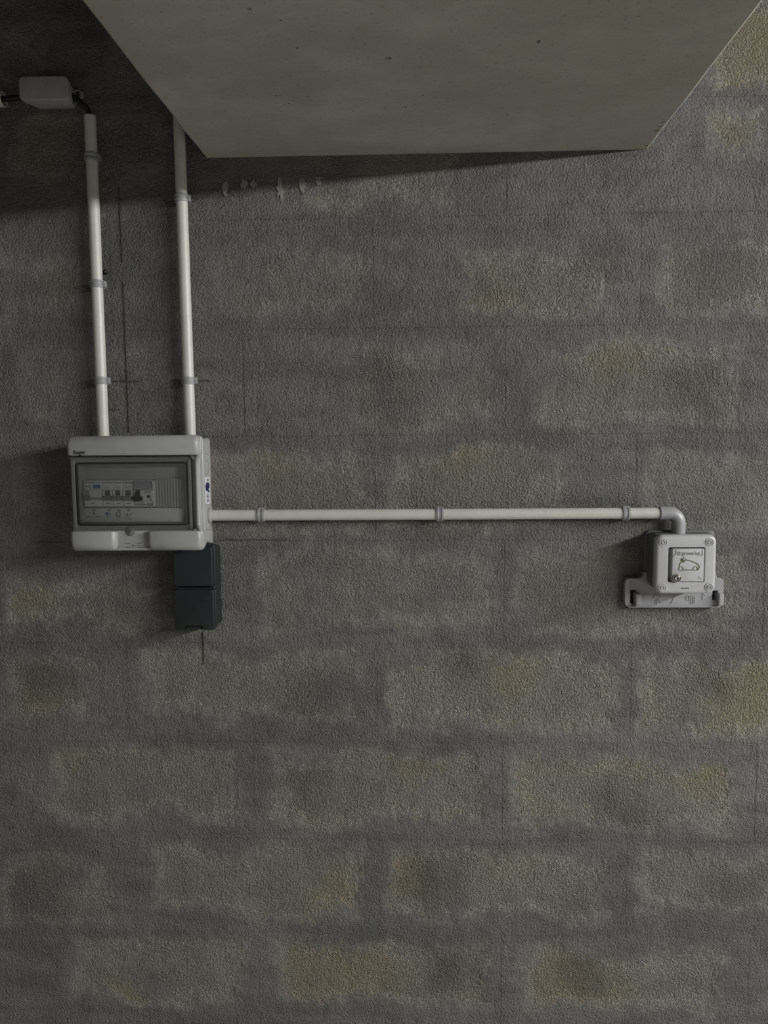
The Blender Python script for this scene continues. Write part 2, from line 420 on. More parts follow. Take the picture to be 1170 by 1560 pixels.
# setting-out pencil lines and plaster drips on the wall
def pencil(x0, y0, x1, y1, wd=.0009):
    a, b = at(x0, y0), at(x1, y1); d = Vector((b.x-a.x, b.z-a.z)); nn = Vector((-d.y, d.x)).normalized()*wd/2
    pts = []; N = 8
    J = [random.uniform(-.0006, .0006) for _ in range(N+1)]
    up = [(a.x+d.x*i/N+nn.x+J[i]*(nn.x/wd), a.z+d.y*i/N+nn.y+J[i]) for i in range(N+1)]
    dn = [(a.x+d.x*i/N-nn.x+J[i]*(nn.x/wd), a.z+d.y*i/N-nn.y+J[i]) for i in range(N, -1, -1)]
    MB().prism(up+dn, .0004, .0019).build('pencil_line', M['pencil'], wall, smooth=0)
for a in ((181, 285, 187, 400, .0006), (188, 430, 197, 658, .0007), (168, 581, 213, 581, .0016), (302, 580, 322, 580, .0014), (168, 624, 184, 624, .001),
          (336, 822, 440, 822, .0012), (310, 962, 311, 1012, .0014), (262, 579, 280, 580, .0016)): pencil(*a)
def blob(cx, cz, rx, rz, n=14, j=.25):
    return [(cx+rx*math.cos(2*PI*i/n)*(1+random.uniform(-j, j)), cz+rz*math.sin(2*PI*i/n)*(1+random.uniform(-j, j))) for i in range(n)]
M['drip'] = plastic('lime_drip', (.265, .263, .248), .8, .1, .8)
for (x, y, ry) in ((344, 285, 9), (372, 281, 6), (386, 280, 5), (427, 287, 14), (461, 282, 9), (485, 276, 6)):
    c = at(x, y)
    MB().prism(blob(c.x, c.z, .006, ry*.0014, 22, .45), .0000, .0016).build('plaster_drip', M['drip'], wall)

# concrete beam overhead
ZB = (at(310, 237).z+at(990, 231).z)/2
xl, xr_ = at(310, 237).x, at(990, 231).x
mb = MB()
def bl(x0, x1, w): 
    c = .006
    return [(x0+c, ZB, w), (x1-c, ZB, w), (x1, ZB+c, w), (x1, CEIL, w), (x0, CEIL, w), (x0, ZB+c, w)]
steps = [0, .05, .12, .2, .3, .45, .7, 1.2, 2.2, 4.6, 7.5]
mb.loft([bl(xl-.024*w+random.uniform(-.0012, .0012), xr_-.024*w+random.uniform(-.0012, .0012), w) for w in steps])
beam = struct(mb.build('ceiling_beam', M['beam'], origin=((xl+xr_)/2, 0, CEIL), smooth=25))
def on_beam(px, py):
    a, b = (px-585)/F, -(py-780)/F
    r = Vector((Xc.x*a+Xc.y*b+Xc.z, Yc.x*a+Yc.y*b+Yc.z, Zc.x*a+Zc.y*b+Zc.z)); t = (ZB-EYE)/r.z
    return r.x*t, DIST-r.y*t
cut = MB(); plugs = []
M['dark_tone'] = plastic('brown_plug', (.10, .088, .066), .9, .1)  # darker brown plugs set into the floors of the beam's hollows
def hollow(u, w, rx, rw, depth, name):
    pts = blob(u, w, rx, rw, 10, .3); k = lambda f, z: [(u+(p[0]-u)*f, z, w+(p[1]-w)*f) for p in pts]
    cut.loft([k(1.05, ZB-.003), k(1, ZB), k(.75, ZB+depth)])
    plugs.append((name, [k(.6, ZB+depth-.0008), k(.6, ZB+depth+.002)]))
for (x, y, sx, sy) in ((592, 89, .0075, .006), (380, 14, .0045, .005), (453, 73, .0035, .003), (420, 146, .003, .004), (440, 158, .0028, .003),
                       (820, 64, .004, .006), (618, 163, .002, .003), (644, 145, .0016, .003), (864, 222, .0022, .004), (428, 31, .003, .003), (737, 217, .004, .003)):
    u, w = on_beam(x, y); hollow(u, w, sx*.7, sy*.7, .008, 'pit')
for (x, y) in ((1018, 186), (1012, 193), (1008, 199), (992, 222)):
    u, w = on_beam(x-8, y); hollow(u, max(w, .006), .0045, .003, .006, 'edge_chip')
cutter = cut.build('cutter', M['dark_tone'], smooth=0)
md = beam.modifiers.new('hollows', 'BOOLEAN'); md.object = cutter; md.operation = 'DIFFERENCE'; md.solver = 'EXACT'
bpy.context.view_layer.update()
hol = bpy.data.meshes.new_from_object(beam.evaluated_get(bpy.context.evaluated_depsgraph_get()))
beam.modifiers.clear(); beam.data = hol; bpy.data.objects.remove(cutter)
hol.materials.clear(); hol.materials.append(M['beam'])
for p_ in hol.polygons: p_.material_index = 0; p_.use_smooth = False
for name, L_ in plugs: MB().loft(L_).build(name, M['dark_tone'], beam, smooth=0)

# ------------------------------------------------------------------ conduits and clips
R = .0105; WC = .021                       # conduit radius, its axis out from the wall
def conduit(p0, p1, label, r=R, mat='pvc'):
    o = MB().pipe(p0, p1, r, r-.0018).build('conduit_pipe', M[mat], origin=(p0[0], -p0[2], p0[1]))
    return tag(o, label, 'conduit')
XA = (at(137, 176, WC).x+at(157.5, 661, WC).x)/2
XB0, XB1 = at(272, 184, WC).x, at(290, 660, WC).x
ZTOP = at(200, 664, .06).z
conduit((XA, ZTOP-.012, WC), (XA, at(137, 177, WC).z, WC), 'upright grey conduit with an open top where the black cable drops in')
conduit((XB1, ZTOP-.012, WC), (XB0-.001, CEIL-.01, WC), 'upright grey conduit rising past the edge of the concrete beam')
ZH = at(660, 783.5, WC).z; XH0 = at(318, 785, WC).x; XH1 = at(1010, 783, WC).x
conduit((XH0-.012, ZH, WC), (XH1, ZH, WC), 'long level conduit from the breaker box to the charging socket')
p = at(6, 151, WC)
conduit((p.x-.6, p.z, WC), (p.x, p.z, WC), 'level conduit whose open end faces the junction box', .0135)
def clip(c, horiz, label, flip=1):
    """lyre clip: foot on the wall, double-ridged band round the conduit, lug with a screw slot at one side"""
    root = thing('pipe_clip', label, 'clip', (c[0], 0, c[1]), 'grey conduit clips')
    def T(pts): # build along the vertical, swap for level conduits
        return [((c[0]+(b if horiz else a)), c[1]+(a if horiz else b), w) for a, b, w in pts]
    h = .0068
    prof = [(-h, R+.0003), (-h, R+.002), (-h*.45, R+.0024), (-h*.25, R+.0013), (h*.25, R+.0013), (h*.45, R+.0024), (h, R+.002), (h, R+.0003)]
    n = 28; L = []
    for b, r in prof:
        L.append(T([(r*math.cos(2*PI*k/n), b, WC+r*math.sin(2*PI*k/n)) for k in range(n)]))
    MB().loft(L, closed=True).build('band', M['clip'], root)
    mb = MB(); x0 = .006
    mb.add(T([(a, b, w) for w in (0.0, WC-R+.001) for b in (-h*.9, h*.9) for a in (-x0, x0)]), [(0, 2, 3, 1), (4, 5, 7, 6), (0, 1, 5, 4), (2, 6, 7, 3), (0, 4, 6, 2), (1, 3, 7, 5)])
    mb.build('foot', M['clip'], root, smooth=0)
    for s in ((1, R+.001, R+(.0034 if horiz else .0050)), (-1, R+.001, R+.0022)):
        mb = MB(); a0, a1 = sorted((flip*s[0]*s[1], flip*s[0]*s[2]))
        mb.add(T([(a, b, w) for w in (WC-.007, WC+.004) for b in (-h*.8, h*.8) for a in (a0, a1)]), [(0, 2, 3, 1), (4, 5, 7, 6), (0, 1, 5, 4), (2, 6, 7, 3), (0, 4, 6, 2), (1, 3, 7, 5)])
        mb.build('lug', M['clip'], root, smooth=0)
for py, l in ((240, 'grey clip on the open-topped conduit, just below the junction box cable'), (433, 'grey clip halfway up the open-topped conduit'),
              (580, 'grey clip on the open-topped conduit just above the breaker box')):
    clip((XA, at(145, py, WC).z), False, l)
for py, l in ((302, 'grey clip on the conduit beside the beam, just under the beam'), (580, 'grey clip on the conduit beside the beam, just above the breaker box')):
    z = at(285, py, WC).z; clip((XB1+(XB0-XB1)*(z-ZTOP)/(2.1-ZTOP), z), False, l)
for px, l in ((398, 'grey clip on the level conduit beside the breaker box'), (670, 'grey clip at the middle of the long level conduit'),
              (953, 'grey clip on the level conduit beside the elbow')):
    clip((at(px, 783, WC).x, ZH), True, l)
# black screw plug left beside the conduit
c = at(161, 415); o = MB().lathe((c.x, c.z), [(.0045, -.002), (.0045, .004), (.003, .007), (.001, .008)], 12).build('wall_plug', M['black'], origin=(c.x, 0, c.z))
tag(o, 'small black wall plug beside the open-topped conduit', 'wall plug')

# elbow
RE = .0128
e0 = at(1005, 783, WC).x; e1 = at(1033.5, 800, WC).x; zend = at(1033, 815, WC).z-.004
root = thing('pipe_elbow', 'cool grey elbow turning the level conduit down into the charging socket', 'elbow', (e1, 0, ZH))
br = .019; path = [(e0, ZH, WC), (e1-br, ZH, WC)]
for k in range(1, 9):
    a = PI/2*k/8; path.append((e1-br+br*math.sin(a), ZH-br+br*math.cos(a), WC))
path.append((e1, zend, WC))
MB().tube(path, RE, 28).build('bend', M['pvc_fit'], root)
L = lambda x, r: [(x, ZH+r*math.cos(2*PI*k/28), WC+r*math.sin(2*PI*k/28)) for k in range(28)]
MB().loft([L(e0-.0006, RE-.001), L(e0-.0006, RE+.0006), L(e0+.0025, RE+.0006), L(e0+.003, RE-.001)], closed=True).build('socket_rim', M['pvc_fit'], root)

# ------------------------------------------------------------------ junction box and its cables
JD = .06
fr_ = prect(28.4, 115.3, 103, 152.5, JD); bk = prect(55, 118, 115, 165, 0)
bk = (fr_[0]+.004, bk[1]+.002, bk[2]-.001, fr_[3]-.004)
root = thing('junction_box', 'small grey junction box with blank lid and black cables at both ends', 'junction box', (( bk[0]+bk[1])/2, 0, bk[2]))
MB().rbox(grow(fr_, -.0015), 0, JD-.014, .008, .001, back=bk).build('body', M['jbox'], root)
MB().rbox(fr_, JD-.013, JD, .009, .0025).build('lid', M['jbox'], root)
for k in range(4):      # knock-outs along the lower side
    u = bk[0]+(bk[1]-bk[0])*(.2+.21*k); z = bk[2]+.0004
    Lp = lambda r, dz: [(u+r*math.cos(2*PI*q/16), z-dz+.03*(0), .022+r*math.sin(2*PI*q/16)) for q in range(16)]
    MB().loft([Lp(.0095, -.002), Lp(.0095, .0012), Lp(.007, .0022)]).build('knockout', M['jbox'], root)
jr = at(109, 147.5, .03)
n16 = [(2*PI*q/16) for q in range(16)]
MB().loft([[(jr.x-.006+k, jr.z+r*math.cos(a), .028+r*math.sin(a)) for a in n16] for k, r in ((0, .011), (.006, .010), (.009, .007))]).build('grommet', M['gasket'], root)
pt = at(137, 176, WC)
path = [(jr.x-.004, jr.z, .028), (jr.x+.004, jr.z-.0005, .028), (jr.x+.011, jr.z-.005, .027), (jr.x+.019, jr.z-.013, .025), (XA-.004, pt.z+.012, WC+.001), (XA-.001, pt.z, WC), (XA, pt.z-.03, WC)]
def smooth_path(p, n=6):
    P = [Vector(x) for x in p]; out = []
    for i in range(len(P)-1):
        a, b, c, d = P[max(i-1, 0)], P[i], P[i+1], P[min(i+2, len(P)-1)]
        for k in range(n):
            t = k/n; out.append(.5*((2*b)+(c-a)*t+(2*a-5*b+4*c-d)*t*t+(3*b-a-3*c+d)*t**3))
    return out+[P[-1]]
o = MB().tube(smooth_path(path), .0048, 14).build('cable', M['cable'], origin=path[0][:1]+(-.028, path[0][1])); tag(o, 'black cable curving from the junction box into the open-topped conduit', 'cable')
pl_ = at(6, 150, .026)
o = MB().tube(smooth_path([(pl_.x-.25, p.z, WC), (pl_.x-.05, p.z, WC), (pl_.x, pl_.z, .024), (fr_[0]+.006, pl_.z+.001, .03)]), .0052, 14).build('cable', M['cable'], origin=(pl_.x, -.024, pl_.z))
tag(o, 'black cable running level from the conduit end into the junction box', 'cable')
c = at(120.5, 146)
root = thing('cable_tie', 'thin tie mount on the wall beside the junction box', 'cable tie', (c.x, 0, c.z))
MB().tube([(c.x+.0075*math.cos(a), c.z+.0075*math.sin(a), .006) for a in [2*PI*k/20 for k in range(19)]], .0013, 8).build('loop', M['jbox'], root)
MB().box(c.x+.004, c.x+.009, c.z-.005, c.z+.004, 0, .007).build('mount', M['jbox'], root, smooth=0)

# ------------------------------------------------------------------ breaker enclosure
FD = .116                                     # front of the bulging bands
top = prect(99.5, 663.5, 301.5, 693.5, FD); bot = prect(106, 809.5, 306.5, 840, FD)
U0, U1 = (top[0]+bot[0])/2, (top[1]+bot[1])/2; V1, V0 = top[3], bot[2]
back = (U0+.014, at(322, 750).x, at(322, 829).z, at(321, 667).z)
enc = thing('breaker_enclosure', 'pale grey wall-mounted breaker box with a clear window door', 'breaker box', ((U0+U1)/2, 0, V0))
frm = (U0+.006, U1-.003, V0+.003, V1-.003)
MB().rbox((U0+.012, U1-.008, V0+.012, V1-.008), 0, .072, .006, .001, back=back).build('back_box', M['case'], enc)
win = prect(117.5, 705, 286, 799.5, .100)     # window opening
flg = prect(109, 695.5, 292, 809.5, .101)     # clear door flange
# frame with a hollow for the window
MB().ring((U0+.007, U1-.004, V0+.002, V1-.002), .008, grow(flg, -.0015), .004, .066, .096, .003).build('front_frame', M['case'], enc)
MB().ring((U0+.0055, U1-.0025, V0+.0005, V1-.0005), .009, (U0+.011, U1-.008, V0+.006, V1-.006), .006, .070, .0765, .0015).build('frame_seam', M['case'], enc)
def band(u0, u1, v0, v1, d0, d1, up):
    """rounded bulging band running across; profile in (v, w), ends rounded"""
    h = v1-v0; prof = []
    N = 10
    for k in range(N+1):
        a = PI/2*k/N
        prof.append((math.sin(a), math.cos(a)))
    def shape(ins):
        pts = []
        if up:  # round over the top edge
            rr_ = h*.42
            pts = [(v0+ins*.3, d0), (v0+ins*.3, d1-ins-.0012), (v0+.0012+ins*.3, d1-ins)]
            for s, c_ in prof: pts.append((v1-ins-rr_+rr_*s, d1-ins-(rr_*.8)*(1-c_)))
            pts.append((v1-ins, d0))
        else:
            rr_ = h*.42
            pts = [(v1-ins*.3, d0), (v1-ins*.3, d1-ins-.0012), (v1-.0012-ins*.3, d1-ins)]
            for s, c_ in prof: pts.append((v0+ins+rr_-rr_*s, d1-ins-(rr_*.8)*(1-c_)))
            pts.append((v0+ins, d0))
        return pts
    Ls = []
    E_ = [(0, .008), (.0015, .0042), (.004, .0015), (.008, 0)]
    for du, ins in E_: Ls.append([(u0+du, v, w) for v, w in shape(ins)])
    for du, ins in reversed(E_): Ls.append([(u1-du, v, w) for v, w in shape(ins)])
    return MB().loft(Ls)
tb = band(top[0], top[1]+.0005, top[2], top[3], .090, FD, True).build('top_band', M['case'], enc)
lt = prect(177, 809, 225.5, 838, .110)
band(bot[0], lt[0], bot[2], bot[3], .090, FD, False).build('bottom_band', M['case'], enc)
band(lt[1], bot[1]+.0005, bot[2], bot[3], .090, FD, False).build('bottom_band', M['case'], enc)
lp = MB().rbox((lt[0]-.004, lt[1]+.004, bot[2]+.001, bot[3]), .090, .1015, .001, .001).build('latch_plate', M['case'], enc)
MB().box(U0+.004, U1-.004, V0+.0002, V0+.0045, .080, .104).build('bottom_rail', M['case'], enc)
# side rails that carry the seam line round the waist
for s, ue in ((1, U1-.0015), (-1, U0+.0045)):
    P = []
    for v, du, w in ((V1-.004, 0, .100), (V1-.03, 0, .106), (V1-.042, -.005*s, .1025), (V1-.06, -.0065*s, .100), (V0+.055, -.0065*s, .100), (V0+.042, -.005*s, .1025), (V0+.03, 0, .106), (V0+.006, 0, .100)):
        P.append((ue+du, v, w-(0 if s > 0 else .012)))
    MB().tube(smooth_path(P, 4), .0042, 12).build('side_rail', M['case'], enc)
# inner cover seen through the window: funnel, plate
inn = prect(130, 711, 281, 795, .078)
MB().loft([rr(grow(flg, -.001), .004, .0945), rr(grow(flg, -.002), .004, .0935), rr(win, .004, .0925), rr(inn, .003, .083), rr(grow(inn, -.002), .002, .079)], False, True).build('inner_cover', M['case_d'], enc)
ls = prect(129, 774, 281, 795, .080)
MB().add([(ls[0], ls[2], .0815), (ls[1], ls[2], .0815), (ls[1], ls[3], .0815), (ls[0], ls[3], .0815),
          (ls[0], ls[2]+.001, .089), (ls[1], ls[2]+.001, .089), (ls[1], ls[3], .084), (ls[0], ls[3], .084)],
         [(3, 2, 1, 0), (4, 5, 6, 7), (0, 1, 5, 4), (1, 2, 6, 5), (2, 3, 7, 6), (3, 0, 4, 7)]).build('label_strip', M['strip'], enc, smooth=0)
bp = prect(238, 729, 281, 773, .080)
blank = MB().rbox(bp, .079, .0845, .0006, .0004, seg=1).build('blanking_plate', M['case_d'], enc)
for k in range(9):
    u = bp[0]+.003+k*(bp[1]-bp[0]-.005)/9
    MB().box(u, u+.0034, bp[2]+.0006, bp[3]-.0006, .0843, .0864).build('rib', M['case_d'], blank, smooth=0)
# clear door
door = MB().ring(flg, .004, win, .006, .0975, .1015, .001).build('door_flange', M['flange'], enc)
MB().rbox(grow(win, -.0004), .0995, .1035, .006, .0012).build('window_pane', M['pane'], enc)
MB().ring(grow(win, .0012), .007, grow(win, -.0016), .0055, .0965, .1022, .0004).build('gasket', M['gasket'], enc)
for x0, x1 in ((109, 117), (286, 292.5)):      # moulded uprights of the door
    q = prect(x0, 700, x1, 806, .102); MB().rbox((q[0]+.0015, q[1]-.0015, q[2], q[3]), .1005, .1035, .002, .001).build('door_edge', M['flange'], door)
def screw(c, d, r, parent, mat='steel', slot=True, recess='black'):
    s = MB().lathe(c, [(r, d-.004), (r, d), (r*.75, d+.0012), (r*.42, d+.0015), (r*.38, d-.0012), (.0001, d-.0012)], 18).build('screw', M[mat], parent)
    if slot: MB().lathe(c, [(r*.3, d-.0016), (r*.3, d-.0008), (.0001, d-.0008)], 6).build('screw_socket', M[mat], s)
for x, y in ((294.5, 694.5), (298, 810)):
    c = at(x, y, .105); MB().lathe((c.x, c.z), [(.0052, .09), (.0052, .1045), (.004, .105)], 18).build('screw_boss', M['case_d'], enc); screw((c.x, c.z), .1055, .0032, enc)
c = at(199, 809.5, .104); MB().lathe((c.x, c.z), [(.008, .096), (.008, .1042), (.0065, .105)], 20).build('latch_boss', M['flange'], enc); screw((c.x, c.z), .1055, .0028, enc)
# name on the top band and tiny print on latch plate and label strip
q = at(110.8, 692, FD); MB().text(':hager', q.x, q.z, .0105, FD-.0001, .0004, width=.0235, bold=.024).build('lettering', M['print'], tb, smooth=0)
def pr(x0, y0, x1, y1, d, mat, parent, name='print', th=.0004):
    r = prect(x0, y0, x1, y1, d); return MB().box(r[0], r[1], r[2], r[3], d-.0002, d+th).build(name, M[mat], parent, smooth=0)
for a in ((190, 827, 199, 828.2), (192, 833, 197, 835), (201, 829.5, 204.5, 832.5), (208, 827, 217, 827.8), (210, 830.8, 214, 832), (210, 834, 217, 835.2)): pr(*a, .1015, 'print_l', lp)
strip_d = .0822
def sl(py): return .0893-(795-py)/21*.0050
for x in (143, 166, 181.5, 196): pr(x-2, 776.3, x+2.4, 778, sl(777)+.0006, 'print_l', enc)
pr(131, 787, 153, 787.9, sl(787), 'print_l', enc); pr(160, 787, 169, 787.9, sl(787), 'print_l', enc)
pr(175.5, 786.5, 184.5, 787.4, sl(787), 'print_l', enc); pr(176.5, 789.6, 183, 790.6, sl(790), 'print_l', enc)
pr(192, 786.5, 197.5, 787.4, sl(787), 'print_l', enc); pr(188.5, 790, 201.5, 790.8, sl(790), 'print_l', enc)
pr(140.5, 782.5, 145, 783.2, sl(783), 'print_l', enc); pr(142.5, 780, 143.5, 784, sl(782), 'print_l', enc)
pr(161, 780.5, 164.5, 785, sl(783), 'blue', enc)
def hoop(cu, cv, r, t, d, mat, parent, name='print', n=20):
    return MB().loft([[(cu+q*math.cos(2*PI*k/n), cv+q*math.sin(2*PI*k/n), w) for k in range(n)] for q, w in ((r, d), (r, d+.0005), (r-t, d+.0005), (r-t, d))], closed=True).build(name, M[mat], parent, smooth=0)
c = at(166.8, 782.8, sl(783)); hoop(c.x, c.z, .0027, .0006, sl(783), 'blue', enc)
c = at(180.3, 782.8, sl(783)); hoop(c.x, c.z, .0042, .0009, sl(783), 'navy', enc)
MB().prism([(at(193, 784.5, .082).x, at(193, 784.5, .082).z), (at(197, 784.5, .082).x, at(197, 784.5, .082).z), (at(195.5, 781, .082).x, at(195.5, 781, .082).z)], sl(784)-.001, sl(783)+.0008).build('print', M['print_l'], enc, smooth=0)
pr(198, 782.5, 200, 784.2, sl(783), 'print_l', enc)
# right-hand side: sticker, knock-outs, seam ridges (on the sloping side of the back box)
def side(py, w):   # point on the right side of the back box
    t = w/.071; return (back[1]+(U1-.008-back[1])*t, at(318, py, w).z, w)
def side_plate(y0, y1, w0, w1, th, mat, name, parent):
    A = [side(y1, w0), side(y1, w1), side(y0, w1), side(y0, w0)]
    return MB().loft([[(a[0]-.002, a[1], a[2]) for a in A], [(a[0]+th, a[1], a[2]) for a in A]]).build(name, M[mat], parent, smooth=0)
stk = side_plate(727, 767.5, .012, .050, .0006, 'white', 'sticker', enc); stk['label'] = 'white side sticker with navy print'
for y0, y1, w0, w1 in ((735, 738.5, .020, .040), (738, 743.5, .016, .046), (743, 748, .024, .044), (747, 750, .018, .030)):
    side_plate(y0, y1, w0, w1, .0011, 'navy', 'print', stk)
side_plate(729.5, 733, .022, .034, .0010, 'print_l', 'print', stk)
for y0, y1 in ((752, 753.3), (754.5, 757), (758, 759), (760, 761.2), (762.3, 764.5)): side_plate(y0, y1, .022, .040, .0010, 'print_l', 'print', stk)
side_plate(691, 692.3, .002, .066, .0003, 'module_d', 'seam', enc); side_plate(806, 807.5, .002, .066, .0003, 'module_d', 'seam', enc)
def side_disc(py, w, r, th, mat, name, n=20, rin=None):
    C = side(py, w)
    if rin: MB().loft([[(C[0]+q[1], C[1]+q[0]*math.sin(2*PI*k/n), w+q[0]*math.cos(2*PI*k/n)) for k in range(n)] for q in ((r, -.003), (r, th), (rin, th), (rin, -.003))], closed=True).build(name, M[mat], enc)
    else: MB().loft([[(C[0]+dx, C[1]+q*math.sin(2*PI*k/n), w+q*math.cos(2*PI*k/n)) for k in range(n)] for dx, q in ((-.003, r), (th, r), (th+.001, r*.8))]).build(name, M[mat], enc)
side_disc(712, .03, .014, .0008, 'case', 'knockout', rin=.0125)
side_disc(785, WC+.002, .0145, .004, 'case', 'cable_gland')

# circuit breakers on the rail (inside the box, behind the pane)
def breaker(x0, x1, label, kind, name='circuit_breaker', group=None):
    r = prect(x0, 732, x1, 771.5, .086); r = (r[0]+.0002, r[1]-.0002, r[2], r[3]); h = r[3]-r[2]
    t = thing(name, label, 'circuit breaker', ((r[0]+r[1])/2, -.0755, r[2]), group)
    MB().rbox(r, .0755, .084, .0008, .0005, seg=1).build('body', M['module'], t)
    mid = (r[0]+.0004, r[1]-.0004, r[2]+h*.24, r[3]-h*.36)
    MB().rbox(mid, .083, .0885, .0006, .0006, seg=1).build('nose', M['module'], t)
    u = lambda f: r[0]+(r[1]-r[0])*f
    v = lambda f: r[2]+h*f
    def pb(name, a, b, c_, d_, w0, w1, mat, par=t): return MB().box(u(a), u(b), v(c_), v(d_), w0, w1).build(name, M[mat], par, smooth=0)
    if kind == 'slim':
        pb('slot', .3, .82, .44, .63, .088, .0889, 'black')
        for k in range(3): pb('mark', .38+.16*k, .44+.16*k, .5, .62, .0886, .0892, 'print_l')
        MB().loft([[(u(a), v(z), w) for a, z, w in ((.04, .25, .088), (.96, .25, .088), (.96, .43, .088), (.04, .43, .088))],
                   [(u(a), v(z), w) for a, z, w in ((.06, .27, .0935), (.94, .27, .0935), (.94, .40, .0925), (.06, .40, .0925))]]).build('toggle', M['toggle'], t, smooth=0)
        pb('label_holder', .04, .96, .03, .22, .084, .0852, 'white'); pb('print', .3, .7, .10, .14, .0851, .0855, 'print_l')
        pb('print', .05, .95, .90, .94, .0839, .0844, 'print_l'); pb('print', .2, .7, .78, .79, .0839, .0843, 'print_l'); pb('print', .2, .75, .72, .735, .0839, .0843, 'print_l')
    elif kind == 'wide':
        pb('slot', .05, .34, .40, .62, .088, .0889, 'module_d')
        MB().loft([[(u(a), v(z), w) for a, z, w in ((.02, .25, .088), (.36, .25, .088), (.36, .45, .088), (.02, .45, .088))],
                   [(u(a), v(z), w) for a, z, w in ((.04, .27, .0935), (.34, .27, .0935), (.34, .40, .0925), (.04, .40, .0925))]]).build('toggle', M['toggle'], t, smooth=0)
        pb('bridge', .36, 1.0, .28, .34, .088, .0905, 'module_d')
        pb('label_holder', .02, .98, .03, .24, .084, .0852, 'white'); pb('print', .38, .55, .11, .15, .0851, .0855, 'print_l')
        pb('print', .05, .92, .90, .935, .0839, .0844, 'print_l'); pb('print', .1, .38, .77, .80, .0839, .0845, 'print')
        b_ = pb('blue_label', .5, .88, .70, .84, .0839, .0848, 'blue'); pb('print', .56, .82, .75, .79, .0847, .0851, 'print_l', b_)
    else:
        pb('top_cover', .02, .84, .66, .98, .084, .0885, 'module_d')
        pb('slot', .1, .32, .45, .64, .088, .0889, 'black')
        MB().prism([(u(a), v(z)) for a, z in ((.12, .56), (.3, .56), (.32, .42), (.44, .38), (.45, .27), (.36, .22), (.08, .22), (-.03, .28), (-.03, .37), (.10, .42))], .088, .0945).build('toggle', M['black'], t, smooth=0)
        pb('test_button', .66, .80, .34, .45, .088, .0905, 'black')
        pb('window', .58, .88, .03, .14, .0839, .0848, 'module_d')
        pb('print', .1, .45, .13, .155, .0839, .0844, 'print'); pb('print', .05, .52, .06, .085, .0839, .0844, 'print')
        pb('print', .55, .85, .585, .605, .0884, .0889, 'print_l'); pb('print', .5, .62, .52, .56, .0884, .0889, 'print_l'); pb('print', .68, .86, .53, .55, .0884, .0889, 'print'); pb('print', .8, .86, .24, .34, .0884, .0889, 'print_l')
        pb('edge_strip', .90, 1.0, .01, .99, .084, .087, 'module')
        for k in range(4): pb('notch', .93, .96, .2+.2*k, .24+.2*k, .0868, .0873, 'print_l')
    t.location.y -= .005
breaker(128.8, 158, 'wide switch module with a blue test label behind the clear door', 'wide', 'residual_current_switch')
breaker(158, 173.3, 'slim breaker next to the wide module with the blue label', 'slim')
breaker(173.3, 188.5, 'slim breaker in the middle of the three slim ones', 'slim')
breaker(188.5, 204.6, 'slim breaker next to the module with the black toggle', 'slim')
breaker(205.5, 237.2, 'wide module with black toggle beside the ribbed blank plate', 'contactor', 'time_switch')

# ------------------------------------------------------------------ anthracite double socket below the box
SD = .052
lo = prect(265.5, 898.5, 326, 960.5, SD); up = prect(264, 833, 323.5, 893.5, SD+.0)
bkr = at(337, 900).x; sock = thing('double_socket', 'anthracite double socket with two square covers below the breaker box', 'socket', ((lo[0]+lo[1])/2, 0, lo[2]))
bd = (lo[0]+.001, lo[1]+.001, lo[2]+.001, up[3]+.006)
MB().rbox(bd, 0, SD-.012, .009, .003, back=(bd[0]-.001, bkr, at(337, 950).z, at(330, 829).z)).build('body', M['anth_b'], sock)
MB().rbox((up[0], up[1]+.004, up[2]-.001, up[3]+.004), SD-.014, SD-.004, .006, .002).build('upper_frame', M['anth_b'], sock)
MB().rbox(up, SD-.006, SD, .006, .002).build('upper_cover', M['anth'], sock)
MB().rbox((lo[0], lo[1]+.003, lo[2]+.001, lo[3]+.001), SD-.014, SD-.005, .006, .002).build('lower_frame', M['anth_b'], sock)
# hinged lower flap with a grip notch in its lower edge
nx0, nx1 = at(279.5, 955, SD).x, at(311, 955, SD).x; nv = at(290, 954, SD).z
pts = []
rad = .006
def arc(cx, cz, r, a0, a1, n=5): return [(cx+r*math.cos(a0+(a1-a0)*k/n), cz+r*math.sin(a0+(a1-a0)*k/n)) for k in range(n+1)]
pts += arc(lo[1]-rad, lo[3]-rad, rad, 0, PI/2)+arc(lo[0]+rad, lo[3]-rad, rad, PI/2, PI)+arc(lo[0]+rad, lo[2]+rad, rad, PI, 1.5*PI)
pts += [(nx0, lo[2]), (nx0+.002, nv-.002), (nx0+.004, nv), (nx1-.004, nv), (nx1-.002, nv-.002), (nx1, lo[2])]+arc(lo[1]-rad, lo[2]+rad, rad, 1.5*PI, 2*PI)
cu, cv = (lo[0]+lo[1])/2, (lo[2]+lo[3])/2
sc = lambda k, w: [(cu+(a-cu)*k, cv+(b-cv)*k, w) for a, b in pts]
flap = MB().loft([sc(1, SD-.007), sc(1, SD-.0015), sc(.985, SD-.0004), sc(.965, SD)]).build('lower_flap', M['anth'], sock)
MB().rbox((nx0+.003, nx1-.003, lo[2]+.0008, nv-.002), SD-.012, SD-.003, .001, .001).build('grip', M['anth'], flap)
MB().box(lo[0]+.006, lo[1]-.006, lo[3]-.0005, lo[3]+.0025, SD-.014, SD-.0055).build('hinge', M['anth'], flap, smooth=0)

